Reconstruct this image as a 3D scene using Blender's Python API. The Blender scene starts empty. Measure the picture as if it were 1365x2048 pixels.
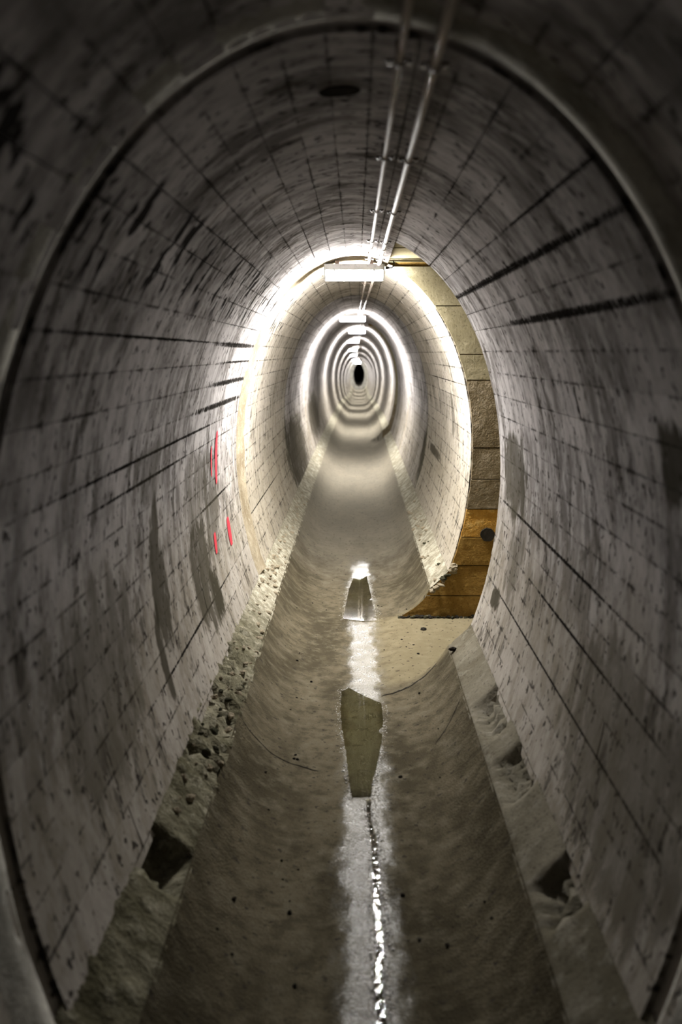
import bpy, math, random
from mathutils import Vector, noise as mnoise
random.seed(11)
SC = bpy.context.scene
COL = SC.collection

# ------------------------------------------------------------------ camera, world, exposure
EYE = 2.14
FPX = 2000.0
cam = bpy.data.cameras.new('camera')
cam.sensor_fit = 'VERTICAL'
cam.sensor_height = 36.0
cam.lens = FPX / 2048 * 36.0
cam.clip_start = 0.02
cam.clip_end = 400
cam.dof.use_dof = True
cam.dof.focus_distance = 7.4
cam.dof.aperture_fstop = 1.8
co = bpy.data.objects.new('camera', cam)
COL.objects.link(co)
co.location = (0, 0, EYE)
co.rotation_euler = (math.pi / 2 - math.atan2(318, FPX), 0, math.atan2(28.5, FPX))
SC.camera = co
w = bpy.data.worlds.new('world')
SC.world = w
w.use_nodes = True
w.node_tree.nodes['Background'].inputs[0].default_value = (0, 0, 0, 1)
w.node_tree.nodes['Background'].inputs[1].default_value = 0
vs = SC.view_settings
vs.view_transform = 'Standard'
vs.look = 'None'
vs.gamma = 1
vs.use_curve_mapping = False
vs.exposure = 0.0
WALL_D, WALL_L, WALL_H = (.25, .235, .228), (.51, .485, .48), (.66, .635, .628)
LAMP = 1180.0            # radiance of the lamp diffusers

# ------------------------------------------------------------------ tunnel geometry
A, ZC, BU, BL = .92, 1.40, 1.46, 1.75
_tab = []
_s = 0
_p = (0, ZC + BU)
for i in range(3001):
    t = math.pi * i / 3000
    p = (A * math.sin(t), ZC + (BU if math.cos(t) >= 0 else BL) * math.cos(t))
    _s += math.hypot(p[0] - _p[0], p[1] - _p[1])
    _p = p
    _tab.append((_s, t))


def s2t(s):
    a = abs(s)
    lo, hi = 0, 3000
    while hi - lo > 1:
        m = (lo + hi) // 2
        if _tab[m][0] < a: lo = m
        else: hi = m
    f = (a - _tab[lo][0]) / (_tab[hi][0] - _tab[lo][0])
    return (_tab[lo][1] * (1 - f) + _tab[hi][1] * f) * (1 if s >= 0 else -1)


AX = [(-10, 0, 0), (8, 0, 0), (20, .03, 0), (27.7, .08, -.01), (37.6, .10, -.16), (47.5, .12, -.43), (57.4, .16, -.70),
      (67.3, .22, -1.04), (77.2, .28, -1.28), (87, .32, -1.40), (101, .35, -1.45), (140, .4, -1.5)]


def axis(Y):
    for i in range(len(AX) - 1):
        if Y <= AX[i + 1][0]:
            a, b = AX[i], AX[i + 1]
            f = max(0, (Y - a[0]) / (b[0] - a[0]))
            f = f * f * (3 - 2 * f) * .3 + f * .7
            return a[1] + (b[1] - a[1]) * f, a[2] + (b[2] - a[2]) * f
    return AX[-1][1], AX[-1][2]


def P(Y, s, off=0.0):
    """point on the lining; off > 0 goes outwards into the wall"""
    t = s2t(s)
    b = BU if math.cos(t) >= 0 else BL
    x, z = A * math.sin(t), ZC + b * math.cos(t)
    nx, nz = math.sin(t) / A, math.cos(t) / b
    l = math.hypot(nx, nz)
    ax, az = axis(Y)
    return (x + nx / l * off + ax, Y, z + nz / l * off + az)


def profile_x(z):
    """half width of the whole cross-section (lining, ledge, invert) at height z"""
    if z > .40:
        b = BU if z > ZC else BL
        return A * math.sqrt(max(0, 1 - ((z - ZC) / b) ** 2))
    if z > .25: return .60 + (.755 - .60) * (z - .25) / .15
    return .60 * (max(z, 0) / .25) ** .25


def nz(x, y, z=0.0): return mnoise.noise(Vector((x, y, z)))


def fbm(x, y, z=0.0):
    return nz(x, y, z) * .6 + nz(x * 2.1, y * 2.1, z + 5) * .3 + nz(x * 4.3, y * 4.3, z + 9) * .15


# ------------------------------------------------------------------ object helpers
def mesh_obj(name, verts, faces, mat, parent=None, smooth=False, uv=None, uv2=None):
    me = bpy.data.meshes.new(name)
    me.from_pydata(verts, [], faces)
    if smooth: me.polygons.foreach_set('use_smooth', [True] * len(me.polygons))
    for nm, data in (('wall', uv), ('local', uv2)):
        if data:
            l = me.uv_layers.new(name=nm)
            flat = []
            for lp in me.loops: flat += data[lp.vertex_index]
            l.data.foreach_set('uv', flat)
    me.materials.append(mat)
    me.update()
    o = bpy.data.objects.new(name, me)
    COL.objects.link(o)
    if parent: o.parent = parent
    return o


def tag(o, label, cat=None, group=None, kind=None):
    o['label'] = label
    if cat: o['category'] = cat
    if group: o['group'] = group
    if kind: o['kind'] = kind
    return o


def empty(name, loc):
    o = bpy.data.objects.new(name, None)
    o.empty_display_size = .05
    o.location = loc
    COL.objects.link(o)
    return o


def struct(o, label=None):
    o['kind'] = 'structure'
    if label: o['label'] = label
    return o


def copy_tree(o, parent=None):
    c = o.copy()
    COL.objects.link(c)
    c.parent = parent
    for ch in list(o.children): copy_tree(ch, c)
    return c


class MB:
    def __init__(s): s.v, s.f = [], []

    def box(s, c, d, tz=1.0, ty=1.0, bev=0.0):
        """box centred c with size d, bottom scaled in x by tz and in y by ty, edges chamfered in plan"""
        n = len(s.v)
        x, y, z = d[0] / 2, d[1] / 2, d[2] / 2
        ring = [(-x + bev, -y), (x - bev, -y), (x, -y + bev), (x, y - bev), (x - bev, y), (-x + bev, y), (-x, y - bev), (-x, -y + bev)] if bev else [(-x, -y), (x, -y), (x, y), (-x, y)]
        k = len(ring)
        for zz, a, b in ((-z, tz, ty), (z, 1, 1)):
            for px, py in ring: s.v.append((c[0] + px * a, c[1] + py * b, c[2] + zz))
        s.f.append(tuple(range(n + k - 1, n - 1, -1)))
        s.f.append(tuple(range(n + k, n + 2 * k)))
        for i in range(k):
            j = (i + 1) % k
            s.f.append((n + i, n + j, n + k + j, n + k + i))
        return s

    def tube(s, pts, r, seg=10, caps=True):
        n = len(s.v)
        pts = [Vector(p) for p in pts]
        for i, p in enumerate(pts):
            d = (pts[min(i + 1, len(pts) - 1)] - pts[max(i - 1, 0)]).normalized()
            up = Vector((0, 0, 1)) if abs(d.z) < .9 else Vector((1, 0, 0))
            u = d.cross(up).normalized()
            v = u.cross(d)
            rr = r[i] if isinstance(r, (list, tuple)) else r
            for k in range(seg):
                a = 2 * math.pi * k / seg
                q = p + u * math.cos(a) * rr + v * math.sin(a) * rr
                s.v.append(tuple(q))
        for i in range(len(pts) - 1):
            for k in range(seg):
                j = (k + 1) % seg
                s.f.append((n + i * seg + k, n + i * seg + j, n + (i + 1) * seg + j, n + (i + 1) * seg + k))
        if caps:
            s.f.append(tuple(n + k for k in reversed(range(seg))))
            m = n + (len(pts) - 1) * seg
            s.f.append(tuple(m + k for k in range(seg)))
        return s

    def build(s, name, mat, parent=None, smooth=False): return mesh_obj(name, s.v, s.f, mat, parent, smooth)


# ------------------------------------------------------------------ materials
class NT:
    def __init__(s, name):
        s.m = bpy.data.materials.new(name)
        s.m.use_nodes = True
        s.t = s.m.node_tree
        s.n = s.t.nodes
        s.b = s.n['Principled BSDF']
        s.out = s.n['Material Output']

    def lk(s, a, b): s.t.links.new(a, b)

    def put(s, sock, v):
        if hasattr(v, 'is_output'): s.lk(v, sock)
        elif isinstance(v, tuple) and len(v) == 3 and sock.type == 'RGBA': sock.default_value = (*v, 1)
        else: sock.default_value = v

    def math(s, op, a, b=0.0, clamp=False):
        n = s.n.new('ShaderNodeMath')
        n.operation = op
        n.use_clamp = clamp
        s.put(n.inputs[0], a)
        s.put(n.inputs[1], b)
        return n.outputs[0]

    def mix(s, f, a, b, mode='MIX'):
        n = s.n.new('ShaderNodeMix')
        n.data_type = 'RGBA'
        n.blend_type = mode
        s.put(n.inputs[0], f)
        s.put(n.inputs[6], a)
        s.put(n.inputs[7], b)
        return n.outputs[2]

    def ramp(s, v, lo, hi, a=0.0, b=1.0):
        n = s.n.new('ShaderNodeMapRange')
        n.interpolation_type = 'SMOOTHSTEP'
        s.put(n.inputs[0], v)
        for i, q in enumerate((lo, hi, a, b)): s.put(n.inputs[i + 1], q)
        return n.outputs[0]

    def uv(s, name):
        n = s.n.new('ShaderNodeUVMap')
        n.uv_map = name
        return n.outputs[0]

    def obj(s): return s.n.new('ShaderNodeTexCoord').outputs['Object']

    def scale(s, v, k, loc=(0, 0, 0)):
        n = s.n.new('ShaderNodeMapping')
        s.put(n.inputs[0], v)
        n.inputs[1].default_value = loc
        n.inputs[3].default_value = k
        return n.outputs[0]

    def noise(s, v, sc=1.0, det=4.0, rough=.55, dist=0.0, d2=False):
        n = s.n.new('ShaderNodeTexNoise')
        if d2: n.noise_dimensions = '2D'
        s.put(n.inputs['Vector'], v)
        n.inputs['Scale'].default_value = sc
        n.inputs['Detail'].default_value = det
        n.inputs['Roughness'].default_value = rough
        n.inputs['Distortion'].default_value = dist
        return n.outputs[0]

    def xyz(s, v):
        n = s.n.new('ShaderNodeSeparateXYZ')
        s.put(n.inputs[0], v)
        return n.outputs

    def bump(s, h, st, dist=.01, prev=None):
        n = s.n.new('ShaderNodeBump')
        n.inputs['Strength'].default_value = st
        n.inputs['Distance'].default_value = dist
        s.put(n.inputs['Height'], h)
        if prev: s.lk(prev, n.inputs['Normal'])
        return n.outputs[0]

    def patch(s, U, V, wob, u0, v0, ru, rv, soft=.35, k=1.0, amp=4.0):
        """ragged elliptical mark on the wall: U along the tunnel, V around it"""
        a = s.math('DIVIDE', s.math('SUBTRACT', U, u0), ru)
        b = s.math('DIVIDE', s.math('SUBTRACT', V, v0), rv)
        d = s.math('ADD', s.math('POWER', s.math('ABSOLUTE', a), 2.6), s.math('POWER', s.math('ABSOLUTE', b), 2.6))
        d = s.math('ADD', d, s.math('MULTIPLY', s.math('SUBTRACT', wob, .5), amp))
        return s.ramp(d, 1 - soft, 1 + soft, k, 0.0)

    def fin(s, col, rough, bump=None, spec=.4):
        s.put(s.b.inputs['Base Color'], col)
        s.put(s.b.inputs['Roughness'], rough)
        if spec is not None: s.b.inputs['Specular IOR Level'].default_value = spec
        if bump: s.lk(bump, s.b.inputs['Normal'])
        return s.m


COMBS = ((4.5, .762, 2.1, .034), (3.6, .99, 1.3, .036), (3.0, .628, .7, .012), (6.7, -1.085, 1.05, .034), (4.0, -1.078, 1.4, .012), (7.0, -1.2, .9, .014), (6.9, -1.338, 1.0, .036),
         (6.6, -1.478, 1.1, .038), (4.6, -1.59, 1.7, .016), (4.3, -1.70, .9, .016), (4.7, 2.052, 1.4, .018), (6.4, -2.09, .6, .016), (3.9, 2.3, 1.0, .014), (5.3, -2.61, 1.2, .014), (4.4, 2.56, 1.5, .014), (9.5, -2.48, 1.4, .014), (10, 1.4, 1.5, .010))
DAMPS = ((5.72, 1.84, .38, .24, .85), (5.5, 2.33, .22, .20, .5), (5.83, 2.61, .15, .06, .95), (2.72, 1.46, .14, .12, .9), (4.5, -2.2, .15, .34, .85), (4.33, -2.5, .06, .2, .9),
         (5.65, -2.43, .34, .30, .85), (5.95, -2.6, .14, .16, 1.0), (5.7, -1.95, .42, .24, .5), (6.25, -2.1, .28, .32, .55), (4.4, -1.68, .34, .14, .45), (14.4, -2.5, 1.9, .46, .85), (11.4, 2.26, .8, .05, .85),
         (9.4, 1.72, .14, .19, .6), (20.5, -2.4, 2.0, .4, .8), (13.0, 2.45, .3, .3, .8), (3.4, -2.3, .5, .35, .45), (3.1, 2.5, .7, .35, .45))
_lin = {}


def mat_lining(y0=17, y1=120, s0=-3, s1=3, extra=1.25):
    """board-marked concrete; holds only the marks that fall on the given stretch of wall"""
    hit = lambda p: abs(p[0] - (y0 + y1) / 2) < p[2] * extra + (y1 - y0) / 2 and abs(p[1] - (s0 + s1) / 2) < p[3] * extra + (s1 - s0) / 2
    cs = [p for p in COMBS if hit(p)]
    ds = [p for p in DAMPS if hit(p)]
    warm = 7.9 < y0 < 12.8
    blobs = s1 > -1.02 and s0 < -.54 and y0 < 8
    key = (tuple(cs), tuple(ds), blobs, warm)
    if key in _lin: return _lin[key]
    n = NT('board_marked_concrete')
    uv = n.uv('wall')
    xs = n.xyz(uv)
    U, V = xs[0], xs[1]
    big = n.noise(n.scale(uv, (1.5, 1.2, 1)), 1.0, 4, .62, d2=True)
    med = n.noise(n.scale(uv, (9, 4.5, 1)), 1.0, 4, .68, d2=True)
    rnd = n.n.new('ShaderNodeObjectInfo').outputs['Random']
    col = n.mix(n.ramp(big, .36, .64), WALL_D, WALL_L)
    col = n.mix(n.ramp(med, .46, .66, 0, .6), col, WALL_H)
    col = n.mix(n.ramp(med, .34, .48, .5, 0), col, (.16, .148, .135))
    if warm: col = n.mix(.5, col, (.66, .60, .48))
    g = n.math('ADD', n.math('MULTIPLY', rnd, .22), .86)
    cc = n.n.new('ShaderNodeCombineColor')
    for i in range(3): n.put(cc.inputs[i], g)
    col = n.mix(1.0, col, cc.outputs[0], 'MULTIPLY')
    # splash line: warmer and dirtier towards the floor
    low = n.math('MULTIPLY', n.ramp(n.math('ADD', n.math('ABSOLUTE', V), n.math('MULTIPLY', big, .8)), 2.0, 2.9), .55)
    col = n.mix(low, col, (.30, .262, .185))
    # hoop-wise brushed dirt
    fs = n.noise(n.scale(uv, (75, 17, 1)), 1.0, 3, .65, d2=True)
    st = n.noise(n.scale(uv, (7.5, 3.4, 1)), 1.0, 4, .70, d2=True)
    f = n.math('MULTIPLY', n.ramp(st, .56, .67), n.ramp(big, .60, .46, 0, .75))
    col = n.mix(f, col, (.085, .076, .064))
    col = n.mix(n.ramp(fs, .54, .70, 0, .3), col, (.12, .11, .10))
    # pock marks
    pk = n.noise(n.scale(uv, (26, 20, 1), (1, 4, 0)), 1.0, 2, .5, d2=True)
    pm = n.math('MULTIPLY', n.ramp(pk, .635, .69), n.ramp(st, .40, .52))
    col = n.mix(n.math('MULTIPLY', pm, .9), col, (.035, .03, .026))
    # dirt hanging on board edges
    ls = n.xyz(n.uv('local'))
    e = n.ramp(n.math('ADD', n.math('ABSOLUTE', ls[0]), n.math('MULTIPLY', fs, .35)), 1.04, 1.2)
    col = n.mix(n.math('MULTIPLY', e, n.ramp(st, .44, .58, 0, .9)), col, (.035, .03, .025))
    if blobs:
        bl = n.noise(n.scale(uv, (9, 4.6, 1), (3.1, 7.7, 0)), 1.0, 3, .55, d2=True)
        zone = n.math('MULTIPLY', n.ramp(V, -1.02, -.88), n.ramp(V, -.64, -.54, 1, 0))
        col = n.mix(n.math('MULTIPLY', n.ramp(bl, .56, .61), n.math('MULTIPLY', zone, .95)), col, (.02, .018, .016))
    if cs:
        comb = n.noise(n.scale(uv, (42, 9, 1)), 1.0, 4, .8, d2=True)
        for u0, v0, ru, rv in cs: col = n.mix(n.patch(U, V, comb, u0, v0, ru, rv * .46, .3, .98, 6.5), col, (.016, .014, .012))
    rough = .95
    if ds:
        wet = None
        dwob = n.math('ADD', n.math('MULTIPLY', st, .6), n.math('MULTIPLY', med, .4))
        for u0, v0, ru, rv, k in ds:
            f = n.patch(U, V, dwob, u0, v0, ru, rv, .5, k, 5.5)
            col = n.mix(f, col, (.062, .056, .040))
            wet = f if wet is None else n.math('MAXIMUM', wet, f)
        rough = n.ramp(wet, 0, 1, .95, .6)
    bp = n.bump(n.math('SUBTRACT', n.math('MULTIPLY', fs, .6), pm), .5, .006)
    _lin[key] = n.fin(col, rough, bp, 0.0)
    return _lin[key]


def mat_floor():
    n = NT('damp_floor_concrete')
    o = n.obj()
    X = n.xyz(o)[0]
    big = n.noise(n.scale(o, (1.6, .6, 1)), 1.6, 4, .6, d2=True)
    med = n.noise(o, 9, 5, .68, d2=True)
    fine = n.noise(o, 110, 2, .6, d2=True)
    col = n.mix(n.ramp(big, .3, .7), (.062, .053, .034), (.122, .105, .070))
    col = n.mix(n.ramp(med, .45, .75, 0, .5), col, (.18, .162, .118))
    col = n.mix(n.ramp(med, .36, .48, .6, 0), col, (.06, .052, .035))
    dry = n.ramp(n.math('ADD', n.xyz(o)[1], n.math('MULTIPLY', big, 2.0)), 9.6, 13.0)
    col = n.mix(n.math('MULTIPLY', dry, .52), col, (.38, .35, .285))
    # paler, yellower floor in front of the recess
    yy = n.xyz(o)[1]
    pale_fl = n.math('MULTIPLY', n.math('MULTIPLY', n.ramp(yy, 6.15, 6.35), n.ramp(yy, 7.85, 8.0, 1, 0)), n.ramp(n.math('ADD', X, n.math('MULTIPLY', med, .4)), .05, .55))
    col = n.mix(n.math('MULTIPLY', pale_fl, .5), col, (.28, .238, .145))
    spk = n.noise(o, 26, 2, .5, d2=True)
    col = n.mix(n.ramp(spk, .68, .74, 0, .8), col, (.04, .035, .028))
    # trickle of water keeps the middle wet
    d = n.math('ABSOLUTE', n.math('SUBTRACT', X, .055))
    d = n.math('ADD', d, n.math('MULTIPLY', n.math('SUBTRACT', n.noise(n.scale(o, (3, 1.2, 1)), 2.5, 5, .75, d2=True), .5), .22))
    wet = n.math('MULTIPLY', n.ramp(d, .04, .16, 1, 0), n.ramp(n.math('ADD', n.xyz(o)[1], n.math('MULTIPLY', big, 1.5)), 10.4, 11.4, 1, 0))
    rough = n.math('ADD', n.ramp(wet, 0, 1, .9, .30), n.math('MULTIPLY', n.math('SUBTRACT', med, .5), .5))
    col = n.mix(n.math('MULTIPLY', wet, .35), col, (.16, .145, .10))
    bp = n.bump(fine, .9, .006)
    bp = n.bump(med, .6, .014, bp)
    n.lk(n.math('MULTIPLY', wet, n.ramp(fine, .38, .62, .12, .55)), n.b.inputs['Specular IOR Level'])
    return n.fin(col, rough, bp, None)


def mat_rough(name, c0, c1, c2, sc=1.0, rough=.9, bs=.9, bd=.02, dry=None):
    n = NT(name)
    o = n.obj()
    big = n.noise(o, 3 * sc, 3, .6)
    med = n.noise(o, 14 * sc, 4, .7)
    fine = n.noise(o, 70 * sc, 2, .6)
    col = n.mix(n.ramp(big, .32, .68), c0, c1)
    col = n.mix(n.ramp(med, .50, .72, 0, .8), col, c2)
    if dry:     # the mossy, dirty stretch ends beside the recess; bare pale concrete from there on
        pale = n.mix(n.ramp(med, .42, .62), (.25, .23, .17), (.45, .425, .34))
        col = n.mix(n.ramp(n.math('ADD', n.xyz(o)[1], n.math('MULTIPLY', big, 1.6)), dry, dry + 1.1), col, pale)
    col = n.mix(n.ramp(fine, .30, .44, .5, 0), col, tuple(k * .3 for k in c0))
    bp = n.bump(fine, bs * .7, .006)
    bp = n.bump(med, bs, bd, bp)
    return n.fin(col, rough, bp, 0.0)


def mat_plain(name, c, rough=.5, metal=0.0, var=.25):
    n = NT(name)
    o = n.obj()
    f = n.ramp(n.noise(o, 40, 5, .65), .45, .75, 0, 1)
    col = n.mix(n.math('MULTIPLY', f, var * 2), c, tuple(k * .35 for k in c))
    n.b.inputs['Metallic'].default_value = metal
    return n.fin(col, rough, n.bump(n.noise(o, 120, 3, .5), .1, .002))


def mat_lamp():
    n = NT('lit_diffuser')
    n.b.inputs['Base Color'].default_value = (.9, .9, .9, 1)
    n.b.inputs['Emission Color'].default_value = (1.0, .98, .955, 1)
    n.b.inputs['Emission Strength'].default_value = LAMP
    n.b.inputs['Roughness'].default_value = .4
    return n.m


def mat_water(name='shallow_water', bs=.05, bsc=14):
    n = NT(name)
    o = n.obj()
    bp = n.bump(n.noise(n.scale(o, (1, .5, 1)), bsc, 2, .5), bs, .004)
    tr = n.n.new('ShaderNodeBsdfTransparent')
    tr.inputs[0].default_value = (.62, .60, .45, 1)
    gl = n.n.new('ShaderNodeBsdfGlossy')
    gl.inputs['Roughness'].default_value = .02
    n.lk(bp, gl.inputs['Normal'])
    fr = n.n.new('ShaderNodeFresnel')
    fr.inputs[0].default_value = 1.33
    mx = n.n.new('ShaderNodeMixShader')
    n.lk(fr.outputs[0], mx.inputs[0])
    n.lk(tr.outputs[0], mx.inputs[1])
    n.lk(gl.outputs[0], mx.inputs[2])
    n.lk(mx.outputs[0], n.out.inputs[0])
    return n.m


def mat_paint():
    n = NT('red_spray_paint')
    uv = n.uv('local')
    xs = n.xyz(uv)
    e = n.math('MULTIPLY', n.ramp(n.math('ABSOLUTE', xs[0]), .35, 1.0, 1, 0), n.ramp(n.math('ABSOLUTE', xs[1]), .7, 1.0, 1, 0))
    g = n.noise(n.obj(), 90, 3, .6)
    a = n.ramp(n.math('ADD', e, n.math('MULTIPLY', n.math('SUBTRACT', g, .5), .9)), .25, .6)
    n.lk(a, n.b.inputs['Alpha'])
    return n.fin((.62, .02, .045), .6)


M = dict(
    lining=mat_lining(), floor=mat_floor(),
    ledge=mat_rough('broken_ledge_concrete', (.085, .078, .048), (.20, .185, .13), (.33, .31, .235), dry=7.0),
    lip=mat_rough('smooth_ledge_concrete', (.115, .103, .073), (.19, .173, .132), (.25, .232, .19), .7, .9, .5, .01, dry=8.0),
    mortar=mat_rough('tan_joint_mortar', (.26, .215, .145), (.40, .345, .25), (.50, .45, .35), 1.4, .85, .6, .01),
    ridge=mat_rough('grey_joint_mortar', (.24, .23, .20), (.40, .385, .34), (.50, .48, .43), 1.4, .85, .6, .01),
    tan=mat_rough('tan_cast_concrete', (.21, .183, .112), (.26, .228, .145), (.30, .268, .18), .8, .85, .35, .006),
    brown=mat_rough('brown_cast_concrete', (.135, .105, .062), (.20, .162, .105), (.28, .235, .17), 1.1, .8, .8, .012),
    orange=mat_rough('rust_stained_concrete', (.40, .215, .045), (.50, .29, .075), (.55, .37, .13), 1.2, .75, 1.0, .012),
    umber=mat_rough('umber_stained_concrete', (.20, .118, .030), (.29, .178, .052), (.36, .24, .08), 1.1, .75, .7, .012),
    moss=mat_rough('dark_mossy_rubble', (.06, .06, .04), (.15, .145, .095), (.30, .29, .21), 1.6, .9, 1.0, .02),
    black_mat=mat_rough('black_debris_and_hole_shade', (.02, .018, .015), (.04, .036, .03), (.06, .055, .045), 2, .8, .6, .01),
    plastic=mat_plain('grey_lamp_plastic', (.42, .42, .40), .45), diffuser=mat_lamp(),
    conduit=mat_plain('beige_conduit', (.50, .44, .38), .6, .0, .3), rust=mat_plain('rusty_clamp', (.10, .07, .05), .6, .6),
    steel=mat_plain('steel_screw', (.45, .44, .42), .35, 1.0), rubber=mat_plain('black_rubber', (.015, .015, .015), .5),
    water=mat_water(), trickle=mat_water('rippling_water', 1.0, 55), paint=mat_paint(),
)

# ------------------------------------------------------------------ the lining: backing shells with board-marked panels on them
JOINTS = [2.35, 7.9, 12.85, 17.8]
NICHES = [(6.3, 7.9), (22.8, 24.6)]
S_N = .25
BL_ = [-.62, -.73, -.84, -.96, -1.08, -1.205, -1.34, -1.48, -1.592, -1.70, -1.83, -1.96, -2.09, -2.22, -2.35, -2.48, -2.61, -2.75, -2.912]
BC_ = [-.62, -.51, -.405, -.295, -.18, -.07, .04, .15, S_N, .38, .505, .63]
BR_ = [.63, .765, .885, .995, 1.13, 1.26, 1.40, 1.53, 1.66, 1.79, 1.92, 2.055, 2.18, 2.30, 2.43, 2.56, 2.69, 2.80, 2.912]


def frange(a, b, st):
    k = max(1, round(abs((b - a) / st)))
    return [a + (b - a) * i / k for i in range(k + 1)]


def shell(name, s0, s1, label):
    Ys = frange(-4, 6.3, 1.03)[:-1] + [6.3, 7.1, 7.9] + frange(7.9, 17.8, .99)[1:] + [17.801] + frange(18.3, 22.8, .5) + [23.4, 24.0, 24.6] + frange(24.6, 101, .8)[1:]
    Ss = frange(s0, s1, .06)
    if s0 < S_N < s1: Ss = frange(s0, S_N, .06) + frange(S_N, s1, .06)[1:]
    v, uv, f = [], [], []
    k = len(Ss)
    for Y in Ys:
        off = .014 if Y <= 17.8 else 0
        for s in Ss:
            v.append(P(Y, s, off))
            uv.append((Y, s))
    for i in range(len(Ys) - 1):
        ym = (Ys[i] + Ys[i + 1]) / 2
        for j in range(k - 1):
            sm = (Ss[j] + Ss[j + 1]) / 2
            if sm > S_N and any(a < ym < b for a, b in NICHES): continue
            f.append((i * k + j, i * k + j + 1, (i + 1) * k + j + 1, (i + 1) * k + j))
    return struct(mesh_obj(name, v, f, M['lining'], None, True, uv, [(0, 0)] * len(v)), label)


W_L = shell('wall_left', -2.96, -.62, 'curved left wall of board-marked grey concrete')
W_R = shell('wall_right', .63, 2.96, 'curved right wall of board-marked grey concrete')
CEIL = shell('ceiling', -.62, .63, 'arched concrete tunnel crown with board marks')


def board_panel(parent, s0, s1, y0, y1, lift):
    ga, gb = (random.choice((.0003, .0005, .001, .0022)) for _ in range(2))
    nu, nv = 2, max(2, int((y1 - y0) / .25))
    sd = random.random() * 50
    v, uv, lo, f = [], [], [], []
    rows = []
    for j in range(nv + 1):
        Y = y0 + (y1 - y0) * j / nv
        Y += (.0007 if j == 0 else -.0007 if j == nv else 0)
        a = s0 + ga + .0016 * nz(Y * 3, sd)
        b = s1 - gb + .0016 * nz(Y * 3, sd + 9)
        rows.append([(Y, a + (b - a) * i / nu) for i in range(nu + 1)])
    k = nu + 1
    for r in rows:
        for i, (Y, s) in enumerate(r):
            v.append(P(Y, s, -lift))
            uv.append((Y, s))
            lo.append((2 * i / nu - 1, 0))
    for j in range(nv):
        for i in range(nu): f.append((j * k + i, j * k + i + 1, (j + 1) * k + i + 1, (j + 1) * k + i))
    rim = [rows[0][i] for i in range(k)] + [rows[j][nu] for j in range(1, nv + 1)] + [rows[nv][i] for i in range(nu - 1, -1, -1)] + [rows[j][0] for j in range(nv - 1, 0, -1)]
    n = len(v)
    q = len(rim)
    for Y, s in rim:
        for o in (-lift, .013):
            v.append(P(Y, s, o))
            uv.append((Y, s))
            lo.append((1, 0))
    for i in range(q):
        j = (i + 1) % q
        f.append((n + 2 * i, n + 2 * i + 1, n + 2 * j + 1, n + 2 * j))
    me_o = mesh_obj('board_panel', v, f, mat_lining(y0, y1, s0, s1), parent, False, uv, lo)
    me_o.data.polygons.foreach_set('use_smooth', [i < nv * nu for i in range(len(me_o.data.polygons))])
    return me_o


SECT = [(-1.2, 2.31), (2.405, 7.885), (7.92, 12.80), (12.89, 17.79)]
for parent, B in ((W_L, BL_), (CEIL, BC_), (W_R, BR_)):
    B = sorted(B)
    for i in range(len(B) - 1):
        s0, s1 = B[i], B[i + 1]
        for k, (ya, yb) in enumerate(SECT):
            if k == 1 and s0 >= S_N - .001: yb = 6.3
            y = ya
            first = True
            while y < yb - .01:
                l = random.uniform(.5, 1.9) if first else random.uniform(1.4, 2.3)
                first = False
                e = y + l
                if yb - e < .7: e = yb
                board_panel(parent, s0, s1, y, e, random.uniform(0, .0028))
                y = e

# drain hole in the crown, its inner shade painted as a flush black disc
mb = MB()
ring = []
seg = 20
v, f = [], []
for r, off in ((.060, -.002), (.057, -.005), (.053, -.005), (.050, -.0035)):
    for k in range(seg):
        a = 2 * math.pi * k / seg
        v.append(P(2.91 + r * math.sin(a), -.045 + r * math.cos(a), off))
for i in range(3):
    for k in range(seg): f.append((i * seg + k, i * seg + (k + 1) % seg, (i + 1) * seg + (k + 1) % seg, (i + 1) * seg + k))
f.append(tuple(3 * seg + k for k in range(seg)))
hole = mesh_obj('drain_hole', v, f, M['black_mat'], CEIL)
hole['label'] = 'small round drain hole, its dark inside painted as a black disc'


# ------------------------------------------------------------------ floor: curved invert, ledges
def floor_z(x, Y):
    ax, az = axis(Y)
    u = x - ax
    h = .25 * (abs(u) / .6) ** 4
    for a, b in NICHES:
        if u > 0 and a < Y < b: h = min(h, .02 + .01 * u)
    r = .006 * fbm(x * 5, Y * 3) + .003 * nz(x * 22, Y * 18)
    c = max(0, 1 - abs(u - .05) / .22)
    if Y < 18: r -= .008 * min(1, c * 1.5)
    return h + r + az


Ys = frange(-4, 2, .1)[:-1] + frange(2, 6.299, .03)[:-1] + [6.299, 6.301] + frange(6.33, 7.86, .03) + [7.899, 7.901] + frange(7.93, 13, .04)[:-1] + frange(13, 22.799, .12)[:-1] + [22.799, 22.801, 23.5, 24.599, 24.601] + frange(25, 101, .6)
Xs = frange(-.61, .61, .03)
v, f = [], []
for Y in Ys:
    ax = axis(Y)[0]
    for x in Xs: v.append((x + ax, Y, floor_z(x + ax, Y)))
k = len(Xs)
for i in range(len(Ys) - 1):
    for j in range(k - 1): f.append((i * k + j, i * k + j + 1, (i + 1) * k + j + 1, (i + 1) * k + j))
FLOOR = struct(mesh_obj('floor', v, f, M['floor'], None, True), 'damp concrete invert of the tunnel, dished to the sides')


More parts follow.
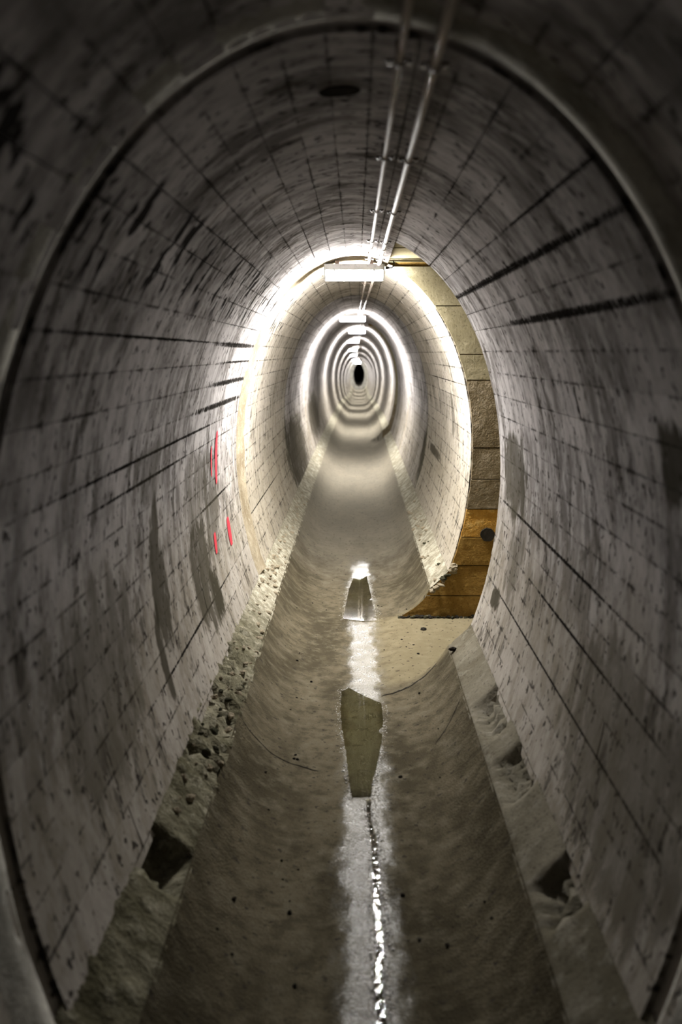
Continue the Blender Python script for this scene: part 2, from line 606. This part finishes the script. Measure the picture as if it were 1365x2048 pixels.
def crack(pts, hw, label):
    v, f = [], []
    for i, (x, y) in enumerate(pts):
        a, b = pts[max(0, i - 1)], pts[min(len(pts) - 1, i + 1)]
        d = Vector((b[0] - a[0], b[1] - a[1])).normalized()
        h = hw * (.5 + .9 * abs(nz(i * .7, hw * 900))) * (1 if 0 < i < len(pts) - 1 else .2)
        for q in (-1, 0, 1):
            px, py = x - d.y * h * q, y + d.x * h * q
            v.append((px, py, floor_z(px, py) + .0022))
    for i in range(len(pts) - 1):
        for j in range(2): f.append((i * 3 + j, i * 3 + j + 1, i * 3 + 4 + j, i * 3 + 3 + j))
    o = mesh_obj('crack', v, f, M['black_mat'], FLOOR)
    o['label'] = label
    if o.data.polygons[0].normal.z < 0: o.data.flip_normals()


crack([(-.60 + .42 * t, 5.02 - .12 * t + .015 * nz(t * 6, 2)) for t in frange(0, 1, .05)], .005, 'thin dark joint curving down the left side of the floor')
crack([(.59 - .16 * t, 5.35 - .25 * t + .012 * nz(t * 5, 7)) for t in frange(0, 1, .08)], .004, 'thin dark joint on the right side of the floor')
crack([(.17 + .36 * t, 6.06 + .2 * t + .02 * nz(t * 7, 5)) for t in frange(0, 1, .05)], .012, 'dark crack from the puddle to the recess')


def ledge(name, side, slots, label):
    Ys = frange(-4, 2, .06)[:-1] + frange(2, 9, .022)[:-1] + frange(9, 18, .05)[:-1] + frange(18, 101, .5)
    if side > 0:
        Ys = sorted(set([y for y in Ys] + [6.299, 6.301, 7.899, 7.901, 22.799, 22.801, 24.599, 24.601]))
    prof = [(.60, .235), (.603, .256), (.625, .275), (.65, .30), (.68, .325), (.705, .35), (.73, .375), (.748, .395), (.765, .415), (.775, .44)]
    v, f = [], []
    k = len(prof)
    for Y in Ys:
        ax, az = axis(Y)
        amp = .007 + .008 * max(0, min(1, (nz(Y * .7, side * 3) + .35) * 1.6)) if side < 0 else .004
        if side < 0: amp += .024 * max(0, min(1, (Y - 3.7) / .5, (6.6 - Y) / .5))
        for j, (x, z) in enumerate(prof):
            e = min(1, j / 1.5, (k - 1 - j) / 2)
            d = amp * (fbm(Y * 9, j * .55, side * 7) + .6 * nz(Y * 26, j * 1.3, side)) * e * 1.6
            sl = 0
            for y0, hw, dep in slots:
                q = abs(Y - y0) / hw
                if q < 1.25: sl = max(sl, dep * min(1, max(0, (1.25 + .3 * nz(Y * 12, j * .8) - q) / .35)))
            e2 = 0 if j < (2 if side < 0 else 3) or j > k - 3 else 1
            sl *= .75 + .8 * max(-.6, nz(Y * 38, j * 2.1, side)) if sl and side > 0 else 1
            dx, dz = d * -.6 + sl * e2 * .9, d * .8 - sl * e2 * .6
            v.append((side * (x + dx) + ax, Y, z + dz + az))
    for i in range(len(Ys) - 1):
        if side > 0 and any(a < (Ys[i] + Ys[i + 1]) / 2 < b for a, b in NICHES): continue
        for j in range(k - 1):
            q = (i * k + j, i * k + j + 1, (i + 1) * k + j + 1, (i + 1) * k + j)
            f.append(q if side > 0 else q[::-1])
    return struct(mesh_obj(name, v, f, M['ledge' if side < 0 else 'lip'], None, True), label)


LEDGE_L = ledge('trim_1', -1, [(3.36, .13, .10), (4.85, .22, .03), (5.6, .15, .02)], 'rough broken concrete ledge along the foot of the left wall')
LEDGE_R = ledge('trim_2', 1, [(4.85, .22, .06), (4.12, .18, .06), (3.15, .12, .08)], 'concrete ledge with dark slots along the foot of the right wall')


# ------------------------------------------------------------------ ring joints
def ring_band(name, s0, s1, y0, y1, h, mat, label, seed, step=.035, ny=6, wob=.012, form=None):
    Ss = frange(s0, s1, step)
    v, f = [], []
    for s in Ss:
        ya = y0 + wob * fbm(s * 4, seed)
        yb = y1 + wob * .5 * fbm(s * 4, seed + 4)
        for j in range(ny + 1):
            t = j / ny
            if form:
                v.append(P(ya + (yb - ya) * form[j][0], s, -h * form[j][1] * (.8 + .5 * fbm(s * 6, t * 2 + seed, 3)) * (1 if h > .03 else .10 + .95 * max(0, min(1, 1.25 - abs(s - .95) * 1.3)) + .25 * max(0, nz(s * 1.7, 4.4))) + (.012 if j in (0, ny) else 0)))
                continue
            hh = h * math.sin(math.pi * min(1, max(0, t))) ** .6 * (.75 + .8 * fbm(s * 7, t * 2 + seed, 3))
            v.append(P(ya + (yb - ya) * t, s, .012 - (hh + .012 if 0 < j < ny else 0)))
    k = ny + 1
    for i in range(len(Ss) - 1):
        for j in range(ny): f.append((i * k + j, i * k + j + 1, (i + 1) * k + j + 1, (i + 1) * k + j))
    return struct(mesh_obj(name, v, f, mat, None, True), label)


ring_band('trim_3', -2.9, 2.9, 2.08, 2.328, .024, M['ridge'], 'raised mortar ridge of the nearest ring joint', 1, .035, 6, .03, [(0, 0), (.03, .02), (.25, .3), (.5, 1), (.66, .9), (.98, .1), (1, 0)])
ring_band('trim_4', -2.9, S_N, 7.66, 8.0, .040, M['mortar'], 'tan mortar band of the ring joint at the first lamp', 2, .03, 6, .02, [(0, 0), (.08, .12), (.5, .6), (.72, .98), (.9, 1), (.97, .6), (1, 0)])
ring_band('trim_5', -2.9, 2.9, 12.795, 12.892, .001, M['moss'], 'dark ring joint beyond the first lamp', 3)
ring_band('trim_6', -2.9, 2.9, 17.75, 17.83, .006, M['mortar'], 'pale ring joint at the second lamp', 4, .06)
for q, Y in enumerate((27.7, 32.7, 37.6, 42.6, 47.5, 52.5, 57.4, 62.4, 67.3, 77.2, 87)):
    ring_band('trim_%d' % (7 + q), -2.9, 2.9, Y - .06, Y + .06, .012, M['ridge'], 'ring joint far down the tunnel', 5 + q, .12, 4)


# ------------------------------------------------------------------ side recesses on the right
def box_plane(name, quad, mat, label): return struct(mesh_obj(name, quad, [(0, 1, 2, 3)], mat), label)


XB = 1.95


def niche(ya, yb, courses, tagw, detail):
    ax, az = axis(yb)
    zt = 2.835 + az

    def cut_wall(name, Y, flip, mat, label):
        zs = frange(.015, 2.81, .06)
        v, f = [], []
        for z in zs: v += [((max(.37, profile_x(z)) if z < .4 else profile_x(z)) + .004 + ax, Y, z + az), (XB, Y, z + az)]
        v += [(S_N + ax, Y, zt), (XB, Y, zt)]
        for i in range(len(v) // 2 - 1):
            q = (2 * i, 2 * i + 1, 2 * i + 3, 2 * i + 2)
            f.append(q[::-1] if flip else q)
        return struct(mesh_obj(name, v, f, mat), label)

    far = cut_wall('wall_recess_far', yb + .035, False, M['umber'], 'cast concrete end face of the %s side recess' % tagw)
    cut_wall('wall_recess_near', ya, True, M['tan'], 'near end of the %s side recess' % tagw)
    box_plane('wall_recess_back', [(XB, ya, az - .02), (XB, yb + .04, az - .02), (XB, yb + .04, zt), (XB, ya, zt)], M['tan'], 'back of the %s side recess' % tagw)
    # floor of the recess
    v, f = [], []
    gx, gy = frange(.60, XB, .05), frange(ya, yb + .035, .05)
    for y in gy:
        for x in gx: v.append((x + ax, y, floor_z(x + ax, min(max(y, ya + .01), yb - .01))))
    k = len(gx)
    for i in range(len(gy) - 1):
        for j in range(k - 1): f.append((i * k + j, i * k + j + 1, (i + 1) * k + j + 1, (i + 1) * k + j))
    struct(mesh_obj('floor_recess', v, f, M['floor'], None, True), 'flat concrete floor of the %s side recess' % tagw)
    # plank-marked soffit
    cl = box_plane('ceiling_recess', [(S_N + ax - .02, ya, zt + .02), (S_N + ax - .02, yb + .04, zt + .02), (XB, yb + .04, zt + .02), (XB, ya, zt + .02)], M['moss'], 'soffit of the %s side recess' % tagw)
    ny = 6
    for i in range(ny):
        a, b = ya + (yb - ya) * i / ny + .007, ya + (yb - ya) * (i + 1) / ny - .007
        mb = MB()
        mb.box(((S_N + XB) / 2 + ax / 2, (a + b) / 2, zt + .008 + random.uniform(-.004, .004)), (XB - S_N, b - a, .024))
        mb.build('plank', M['tan'], cl)
    # courses
    for z0, z1, m in courses:
        pr = random.uniform(-.006, .006)
        z0 += .004
        z1 -= .004
        zs = frange(z0, z1, .03)
        edge = []
        for z in zs:
            rough = .012 if z < .45 else .008
            edge.append(((max(.37, profile_x(z)) if z < .4 else profile_x(z)) + .006 + max(-.004, rough * fbm(z * 14, z1 * 3, ya) + .004) + ax, z + az))
        v, f = [], []
        nx = 8
        for j, (x, z) in enumerate(edge):
            for i in range(nx + 1):
                t = i / nx
                r = 0 if i == 0 else .006 * fbm((x + t) * 5, z * 6, z1)
                v.append((x + (XB - x) * t ** 1.4, yb + pr + r - .004, z))
        k = nx + 1
        for j in range(len(edge) - 1):
            for i in range(nx): f.append((j * k + i, j * k + i + 1, (j + 1) * k + i + 1, (j + 1) * k + i))
        n = len(v)
        rim = list(range(0, k)) + [j * k + nx for j in range(1, len(edge))] + list(range((len(edge) - 1) * k + nx - 1, (len(edge) - 1) * k - 1, -1)) + [j * k for j in range(len(edge) - 2, 0, -1)]
        for q in rim:
            x, y, z = v[q]
            v += [(x, y, z), (x, yb + .034, z)]
        L = len(rim)
        for i in range(L):
            j = (i + 1) % L
            f.append((n + 2 * i, n + 2 * j, n + 2 * j + 1, n + 2 * i + 1))
        mesh_obj('concrete_course', v, f, M[m], far)
    return far


C1 = [(.02, .20, 'umber'), (.20, .45, 'umber'), (.45, .68, 'umber'), (.68, .91, 'orange'), (.91, 1.15, 'brown'), (1.15, 1.40, 'brown'), (1.40, 1.93, 'brown'), (1.93, 2.13, 'tan'), (2.13, 2.50, 'tan'), (2.50, 2.80, 'tan')]
FACE = niche(6.3, 7.9, C1, 'nearer', True)
niche(22.8, 24.6, [(.02, .45, 'brown'), (.45, .9, 'brown'), (.9, 1.4, 'tan'), (1.4, 2.0, 'tan'), (2.0, 2.8, 'tan')], 'farther', False)

# dark round mark on the rust-stained course
v, f = [], []
seg = 18
for k in range(seg):
    a = 2 * math.pi * k / seg
    r = .058 * (1 + .18 * nz(math.cos(a) * 2, math.sin(a) * 2, 4))
    v.append((1.06 + r * math.cos(a), 7.876, .705 + r * .95 * math.sin(a)))
for k in range(seg): v.append((v[k][0], 7.905, v[k][2]))
f.append(tuple(range(seg))[::-1])
for k in range(seg): f.append((k, (k + 1) % seg, seg + (k + 1) % seg, seg + k))
o = mesh_obj('tar_spot', v, f, M['black_mat'], FACE)
o['label'] = 'dark round tar spot'

# added wall at the far end, narrowed to shape its dark oval opening
Y = 100.0
ax, az = axis(Y)
v, f = [], []
seg = 48
for k in range(seg):
    a = 2 * math.pi * k / seg
    v.append((ax + 1.2 * math.sin(a), Y, az + ZC - .1 + 1.75 * math.cos(a)))
for dY in (0, 14):
    for k in range(seg):
        a = 2 * math.pi * k / seg
        v.append((ax + .56 * math.sin(a), Y + dY, az + 1.42 + 1.12 * math.cos(a)))
for r in range(2):
    for k in range(seg): f.append((r * seg + k, r * seg + (k + 1) % seg, (r + 1) * seg + (k + 1) % seg, (r + 1) * seg + k))
struct(mesh_obj('wall_end_added', v, f, M['ridge']), 'added far wall shaped to leave a dark oval opening')

# ------------------------------------------------------------------ lamps
ORD = ['nearest', 'second', 'third', 'fourth', 'fifth', 'sixth', 'seventh', 'eighth', 'ninth', 'added unseen tenth']


def make_lamp():
    r = empty('fluorescent_lamp', (0, 0, 0))
    mb = MB()
    mb.box((0, 0, .022), (.456, .118, .044), .98, .94, .012)
    mb.build('housing', M['plastic'], r)
    # ribbed half-round diffuser below the housing
    L, seg = .432, 10
    v, f = [], []
    xs = [-L / 2, -L / 2 + .012] + frange(-L / 2 + .03, L / 2 - .03, .06) + [L / 2 - .012, L / 2]
    for x in xs:
        e = .86 if abs(abs(x) - L / 2) < .001 else 1
        for k in range(seg + 1):
            a = math.pi * k / seg
            v.append((x, -.043 * e * math.copysign(abs(math.cos(a)) ** .6, math.cos(a)), -.078 * e * math.sin(a) ** .6))
    k1 = seg + 1
    for i in range(len(xs) - 1):
        for k in range(seg): f.append((i * k1 + k, i * k1 + k + 1, (i + 1) * k1 + k + 1, (i + 1) * k1 + k))
    f.append(tuple(range(seg, -1, -1)))
    f.append(tuple((len(xs) - 1) * k1 + k for k in range(k1)))
    d = mesh_obj('diffuser', v, f, M['diffuser'], r)
    d['label'] = 'glowing white diffuser'
    for x in (-.15, .15):
        for y in (-.051, .051): MB().box((x, y, .0), (.018, .006, .022)).build('clip', M['steel'], d)
    for sx in (-1, 1): MB().box((sx * .222, 0, -.020), (.012, .094, .116), 1, .9).build('end_cap', M['plastic'], r)
    for x in (-.13, .13): MB().box((x, 0, .058), (.03, .07, .03)).build('mounting_bracket', M['rust'], r)
    MB().tube([(.236, 0, .018), (.262, 0, .018)], .010, 10).build('cable_gland', M['rubber'], r)
    pts = [(.262, 0, .018), (.285, 0, .02), (.300, 0, .035), (.302, .0, .055), (.294, 0, .072)]
    MB().tube(pts, .005, 8).build('cable', M['rubber'], r)
    return r


proto = make_lamp()
LP = [(7.76, -.01, 0), (17.65, -.075, .0), (27.55, -.04, .0), (37.5, -.20, .0), (47.4, -.28, .02), (57.3, -.32, .02), (67.2, -.19, 0), (77.1, -.15, 0), (86.9, -.1, 0), (96.6, -.1, 0)]  # last one is an added, unseen lamp that brightens the end wall
for i, (Y, dx, rz) in enumerate(LP):
    o = proto if i == 0 else copy_tree(proto)
    ax, az = axis(Y)
    top = ZC + BU * math.sqrt(1 - ((abs(dx) + .1) / A) ** 2)
    o.location = (ax + dx, Y, az + (2.757 if i < 4 else 2.745))
    o.rotation_euler = (0, 0, rz)
    tag(o, 'lit white fluorescent tube lamp under the tunnel crown, %s lamp from the camera' % ORD[i], 'lamp', 'fluorescent lamps along the tunnel crown')


# ------------------------------------------------------------------ conduits
def conduit(path, r, clamps, label, group):
    root = empty('electrical_conduit', path[0])
    ox, oy, oz = path[0]
    rel = [(x - ox, y - oy, z - oz) for x, y, z in path]
    MB().tube(rel, r, 12).build('tube', M['conduit'], root, True)
    for Y in clamps:
        for i in range(len(path) - 1):
            if path[i][1] <= Y <= path[i + 1][1]:
                t = (Y - path[i][1]) / (path[i + 1][1] - path[i][1])
                p = [path[i][q] + (path[i + 1][q] - path[i][q]) * t for q in range(3)]
                x, y, z = p[0] - ox, p[1] - oy, p[2] - oz
                mb = MB()
                mb.tube([(x, y - .010, z), (x, y + .010, z)], r + .0035, 12)
                mb.box((x - r - .012, y, z + .003), (.020, .020, .006))
                mb.box((x + r + .012, y, z + .003), (.020, .020, .006))
                top = ZC + BU * math.sqrt(max(0, 1 - ((p[0] - axis(Y)[0]) / A) ** 2)) + axis(Y)[1] - oz
                mb.box((x, y, (z + r + top) / 2), (.02, .02, max(.006, top - z - r + .004)))
                c = mb.build('clamp', M['rust'], root)
                for sx in (-1, 1):
                    MB().tube([(x + sx * (r + .014), y, z - .006), (x + sx * (r + .014), y, z + .002)], .005, 6).build('screw', M['steel'], c)
                break
    for Y in (path[0][1] + 2.2, path[-1][1] - 1.1):
        if len(clamps) > 3:
            t = (Y - path[0][1]) / (path[-1][1] - path[0][1])
            for i in range(len(path) - 1):
                if path[i][1] <= Y <= path[i + 1][1]:
                    q = (Y - path[i][1]) / (path[i + 1][1] - path[i][1])
                    p = [path[i][w_] + (path[i + 1][w_] - path[i][w_]) * q - (ox, oy, oz)[w_] for w_ in range(3)]
                    MB().tube([(p[0], p[1] - .035, p[2]), (p[0], p[1] + .035, p[2])], r + .003, 12).build('coupling', M['conduit'], root, True)
    return tag(root, label, 'conduit', group)


CL = [1.1, 2.45, 3.6, 4.9, 6.2, 7.35]
conduit([(.180, -2, 2.798), (.182, 3.0, 2.797), (.180, 6.6, 2.799), (.178, 7.55, 2.797), (.172, 7.685, 2.800)], .0125, CL, 'thicker beige conduit overhead, right one of the pair running to the nearest lamp', 'conduits along the crown')
conduit([(.103, -2, 2.806), (.100, 3.0, 2.804), (.099, 6.6, 2.806), (.098, 7.55, 2.805), (.096, 7.685, 2.807)], .0095, CL, 'thinner beige conduit overhead, left one of the pair running to the nearest lamp', 'conduits along the crown')


def seg_path(Y0, Y1, x0, x1, dz):
    out = []
    for Y in (Y0, Y1):
        t = (Y - Y0) / (Y1 - Y0)
        ax, az = axis(Y)
        out.append((ax + x0 + (x1 - x0) * t, Y, az + 2.797 + dz))
    return out


RUN = [(7.82, 17.56, .10, .17, .03, .085), (17.72, 27.45, .04, .10, .08, .14), (27.65, 37.4, .08, .14, -.03, .03), (37.6, 47.3, .0, .06, -.08, -.02), (47.5, 57.2, -.06, .0, -.1, -.04), (57.4, 67.1, -.1, -.04, -.05, .0)]
NM = ['between the nearest and second lamps', 'between the second and third lamps', 'between the third and fourth lamps', 'between the fourth and fifth lamps', 'between the fifth and sixth lamps', 'between the sixth and seventh lamps']
for (a, b, xa, xb, ya, yb), nm in zip(RUN, NM):
    cl = frange(a + .6, b - .6, 1.35) if a < 18 else [a + 1, (a + b) / 2, b - 1]
    conduit(seg_path(a, b, xb, yb, 0), .0125, cl, 'right beige conduit of the pair on the crown %s' % nm, 'conduits along the crown')
    conduit(seg_path(a, b, xa, ya, .005), .0095, cl, 'left beige conduit of the pair on the crown %s' % nm, 'conduits along the crown')

# ------------------------------------------------------------------ water
PUD1 = [(-.083, 6.157), (-.037, 6.226), (.002, 6.158), (.076, 6.048), (.165, 5.942), (.17, 5.641), (.148, 5.282), (.118, 5.001), (.092, 4.817), (.081, 4.619), (-.012, 4.617), (-.028, 4.815), (-.049, 5.196), (-.075, 5.544), (-.088, 5.835)]
PUD2 = [(-.014, 9.419), (.05, 9.36), (.114, 9.511), (.139, 8.88), (.178, 7.88), (.082, 7.86), (-.094, 7.93), (-.08, 8.343), (-.054, 8.992)]


def dense(poly, st):
    out = []
    for i in range(len(poly)):
        a, b = poly[i], poly[(i + 1) % len(poly)]
        k = max(1, int(math.hypot(b[0] - a[0], b[1] - a[1]) / st))
        for q in range(k):
            t = q / k
            out.append((a[0] + (b[0] - a[0]) * t + .009 * fbm(a[0] * 30 + t * 9 + i, i * 3), a[1] + (b[1] - a[1]) * t + .012 * nz(i * 2 + t * 8, 3)))
    return out


def beads(pts, zf, root, r0, r1):
    v, f = [], []
    for x, y in pts:
        r = random.uniform(r0, r1)
        n = len(v)
        z = zf(x, y)
        sx, sy = random.uniform(.7, 1.4), random.uniform(.7, 1.4)
        for ph in (0, .55, 1.0):
            for k in range(7):
                a = 2 * math.pi * k / 7
                v.append((x + sx * r * math.cos(a) * math.cos(ph), y + sy * r * math.sin(a) * math.cos(ph), z - .001 + r * .75 * math.sin(ph)))
        v.append((x, y, z - .001 + r * .75))
        for i in range(2):
            for k in range(7): f.append((n + i * 7 + k, n + i * 7 + (k + 1) % 7, n + i * 7 + 7 + (k + 1) % 7, n + i * 7 + 7 + k))
        for k in range(7): f.append((n + 14 + k, n + 14 + (k + 1) % 7, n + 21))
    o = mesh_obj('droplets', v, f, M['bead'], root, True)
    o['kind'] = 'stuff'
    o['label'] = 'water droplets on the rim, their glint put into a pale colour'
    return o


n = NT('pale_glint_bead')
M['bead'] = n.fin(n.mix(n.ramp(n.noise(n.obj(), 5), .3, .7), (.30, .29, .25), (.42, .41, .38)), .22, None, 1.0)  # pale base colour paints the sparkle onto the beads


def puddle(poly, z, label, nb, cut=None):
    pts = dense(poly, .022)
    v = [(x, y, z) for x, y in pts] + [(x, y, z - .02) for x, y in pts]
    L = len(pts)
    f = [tuple(range(L))] + [((i + 1) % L, i, L + i, L + (i + 1) % L) for i in range(L)]
    o = mesh_obj('puddle', v, f, M['water'])
    tag(o, label, 'puddle')
    if sum((pts[i][0] * pts[(i + 1) % L][1] - pts[(i + 1) % L][0] * pts[i][1]) for i in range(L)) < 0: o.data.flip_normals()
    bp = []
    for _ in range(nb):
        x, y = random.choice(pts)
        d = abs(random.gauss(0, .018))
        cx = .04
        bp.append((x + math.copysign(d, x - cx), y + random.gauss(0, .03)))
    beads(bp, lambda x, y: max(floor_z(x, y), z - .002), o, .002, .0045)
    return o


puddle(PUD1, -.0035, 'long olive puddle in the middle of the floor in front of the recess', 420)
puddle(PUD2, -.0035, 'tapering olive puddle on the floor below the nearest lamp', 380)
riv = []
Ys = frange(4.585, 1.6, -.05)
Ls = [(.062 + .03 * min(1, (4.7 - y) / .8) + .012 * nz(y * 3, 1) - (.010 + .010 * max(-.6, nz(y * 4, 8)) + .004 * (4.7 - y)), y) for y in Ys]
Rs = [(.062 + .03 * min(1, (4.7 - y) / .8) + .012 * nz(y * 3, 1) + (.010 + .010 * max(-.6, nz(y * 4, 5)) + .002 * (4.7 - y)), y) for y in Ys]
v = [(x, y, -.003) for x, y in Ls] + [(x, y, -.003) for x, y in Rs]
L = len(Ys)
f = [(i, L + i, L + i + 1, i + 1) for i in range(L - 1)]
rv = tag(mesh_obj('water_trickle', v, f, M['trickle']), 'narrow glistening trickle of water running towards the camera', 'water')
if rv.data.polygons[0].normal.z < 0: rv.data.flip_normals()
bp = []
for _ in range(900):
    x, y = random.choice(Ls + Rs + Rs)
    bp.append((x + random.gauss(.004, .014), y + random.gauss(0, .04)))
beads(bp, lambda x, y: max(floor_z(x, y), -.005), rv, .0018, .0048)

# ------------------------------------------------------------------ red paint strokes on the left wall


def stroke(y0, s0, y1, s1, hw, label):
    v, uv, f = [], [], []
    N = 14
    for i in range(N + 1):
        t = i / N
        for j in range(5):
            u = j / 2 - 1
            w_ = hw * (.35 + .65 * math.sin(math.pi * min(1, .12 + t * .8)))
            v.append(P(y0 + (y1 - y0) * t + u * w_, s0 + (s1 - s0) * t, -.0052))
            uv.append((u, 2 * t - 1))
    for i in range(N):
        for j in range(4): f.append((i * 5 + j, i * 5 + j + 1, i * 5 + 6 + j, i * 5 + 5 + j))
    o = mesh_obj('paint_mark', v, f, M['paint'], W_L, True, uv, uv)
    o['label'] = label
    return o


stroke(6.53, -1.63, 6.53, -2.03, .075, 'long red spray-paint stroke')
stroke(6.30, -1.72, 6.32, -1.95, .035, 'faint thin red paint stroke')
stroke(6.88, -2.27, 6.87, -2.50, .10, 'short red spray-paint stroke')
stroke(6.24, -2.27, 6.2, -2.42, .07, 'faint low red paint smear')


# ------------------------------------------------------------------ rubble and pebbles
def rock_mesh(seed, mat):
    v, f = [], []
    t = (1 + 5 ** .5) / 2
    base = [(-1, t, 0), (1, t, 0), (-1, -t, 0), (1, -t, 0), (0, -1, t), (0, 1, t), (0, -1, -t), (0, 1, -t), (t, 0, -1), (t, 0, 1), (-t, 0, -1), (-t, 0, 1)]
    fc = [(0, 11, 5), (0, 5, 1), (0, 1, 7), (0, 7, 10), (0, 10, 11), (1, 5, 9), (5, 11, 4), (11, 10, 2), (10, 7, 6), (7, 1, 8), (3, 9, 4), (3, 4, 2), (3, 2, 6), (3, 6, 8), (3, 8, 9), (4, 9, 5), (2, 4, 11), (6, 2, 10), (8, 6, 7), (9, 8, 1)]
    v = [Vector(p).normalized() for p in base]
    mid = {}

    def m(a, b):
        k = (min(a, b), max(a, b))
        if k not in mid:
            v.append(((v[a] + v[b]) / 2).normalized())
            mid[k] = len(v) - 1
        return mid[k]

    for a, b, c in fc:
        x, y, z = m(a, b), m(b, c), m(c, a)
        f += [(a, x, z), (x, b, y), (z, y, c), (x, y, z)]
    v = [tuple(p * (1 + .55 * nz(p.x * 1.6 + seed, p.y * 1.6, p.z * 1.6) + .2 * nz(p.x * 4, p.y * 4 + seed, p.z * 4))) for p in v]
    me = bpy.data.meshes.new('rock')
    me.from_pydata(v, [], f)
    me.materials.append(mat)
    return me


ROCK = [rock_mesh(i * 7.3, M['mortar']) for i in range(4)] + [rock_mesh(40 + i * 5.1, M['moss']) for i in range(3)]
PEB = [rock_mesh(80 + i * 3.7, M['black_mat']) for i in range(3)]


def rock(name, me, loc, sz, label, cat, group):
    o = bpy.data.objects.new(name, me)
    COL.objects.link(o)
    o.location = loc
    o.scale = (sz * random.uniform(.8, 1.3), sz * random.uniform(.8, 1.5), sz * random.uniform(.5, .85))
    o.rotation_euler = (random.uniform(-.3, .3), random.uniform(-.3, .3), random.uniform(0, 6.3))
    return tag(o, label, cat, group)


PL = []
for i in range(150):
    Y = random.uniform(3.7, 9.5) if i < 115 else random.uniform(9.5, 13)
    t = random.uniform(.1, .95)
    x, z = .61 + .14 * t, .262 + .135 * t
    if any(abs(Y - a) + abs(t - b) * .2 < .07 for a, b in PL): continue
    PL.append((Y, t))
    me = random.choice(ROCK[4:] if (4.2 < Y < 5.6 and random.random() < .5) else ROCK[:4])
    rock('rubble_stone', me, (-x, Y, z - .002), random.uniform(.008, .024), ('dark mossy ' if me in ROCK[4:] else 'pale grey ') + 'lump of broken concrete on the left ledge ' + ('before the first red paint mark' if Y < 6.2 else 'below the red paint marks' if Y < 7.6 else 'beyond the nearest lamp'), 'rubble', 'rubble on the left ledge')
for i in range(26):
    Y = random.uniform(7.95, 12)
    t = random.uniform(.1, .95)
    rock('rubble_stone', random.choice(ROCK[:5]), (.61 + .14 * t, Y, .262 + .135 * t + .003), random.uniform(.008, .02), 'lump of broken concrete on the right ledge beyond the recess', 'rubble', 'rubble on the right ledge')
for i in range(9):
    t = i / 8
    z = .24 + .2 * t
    rock('rubble_stone', ROCK[i % 6], (profile_x(z) + .02 + random.uniform(-.01, .03), 7.86 + random.uniform(-.01, .02), z + .01), random.uniform(.018, .034), 'grey-green broken lump at the lower corner of the recess face', 'rubble', 'broken corner of the recess face')
for i in range(22):
    t = i / 21
    rock('rubble_stone', PEB[i % 3] if i % 3 else ROCK[5], (.36 + .75 * t, 7.85 + random.uniform(-.01, .01), .028 + random.uniform(0, .012)), random.uniform(.012, .024), 'dark crumb of debris along the foot of the recess face', 'rubble', 'debris along the foot of the recess face')
PB = [(.53, 7.50, .018, 'small black stone lying on the recess floor before the rust-stained face'), (.62, 6.12, .022, 'black stone chip beside the crack at the recess entrance')]
for x, y, r, lb in PB: rock('pebble', PEB[0], (x, y, floor_z(x, y) + r * .35), r, lb, 'pebble', None if False else 'pebbles on the floor')
for i in range(40):
    x, y = random.choice((-1, 1)) * random.uniform(.18, .5), random.uniform(3.0, 8.5)
    r = random.uniform(.004, .009)
    rock('pebble', PEB[i % 3], (x, y, floor_z(x, y) + r * .4), r, 'tiny dark grit pebble on the dished tunnel floor', 'pebble', 'pebbles on the floor')
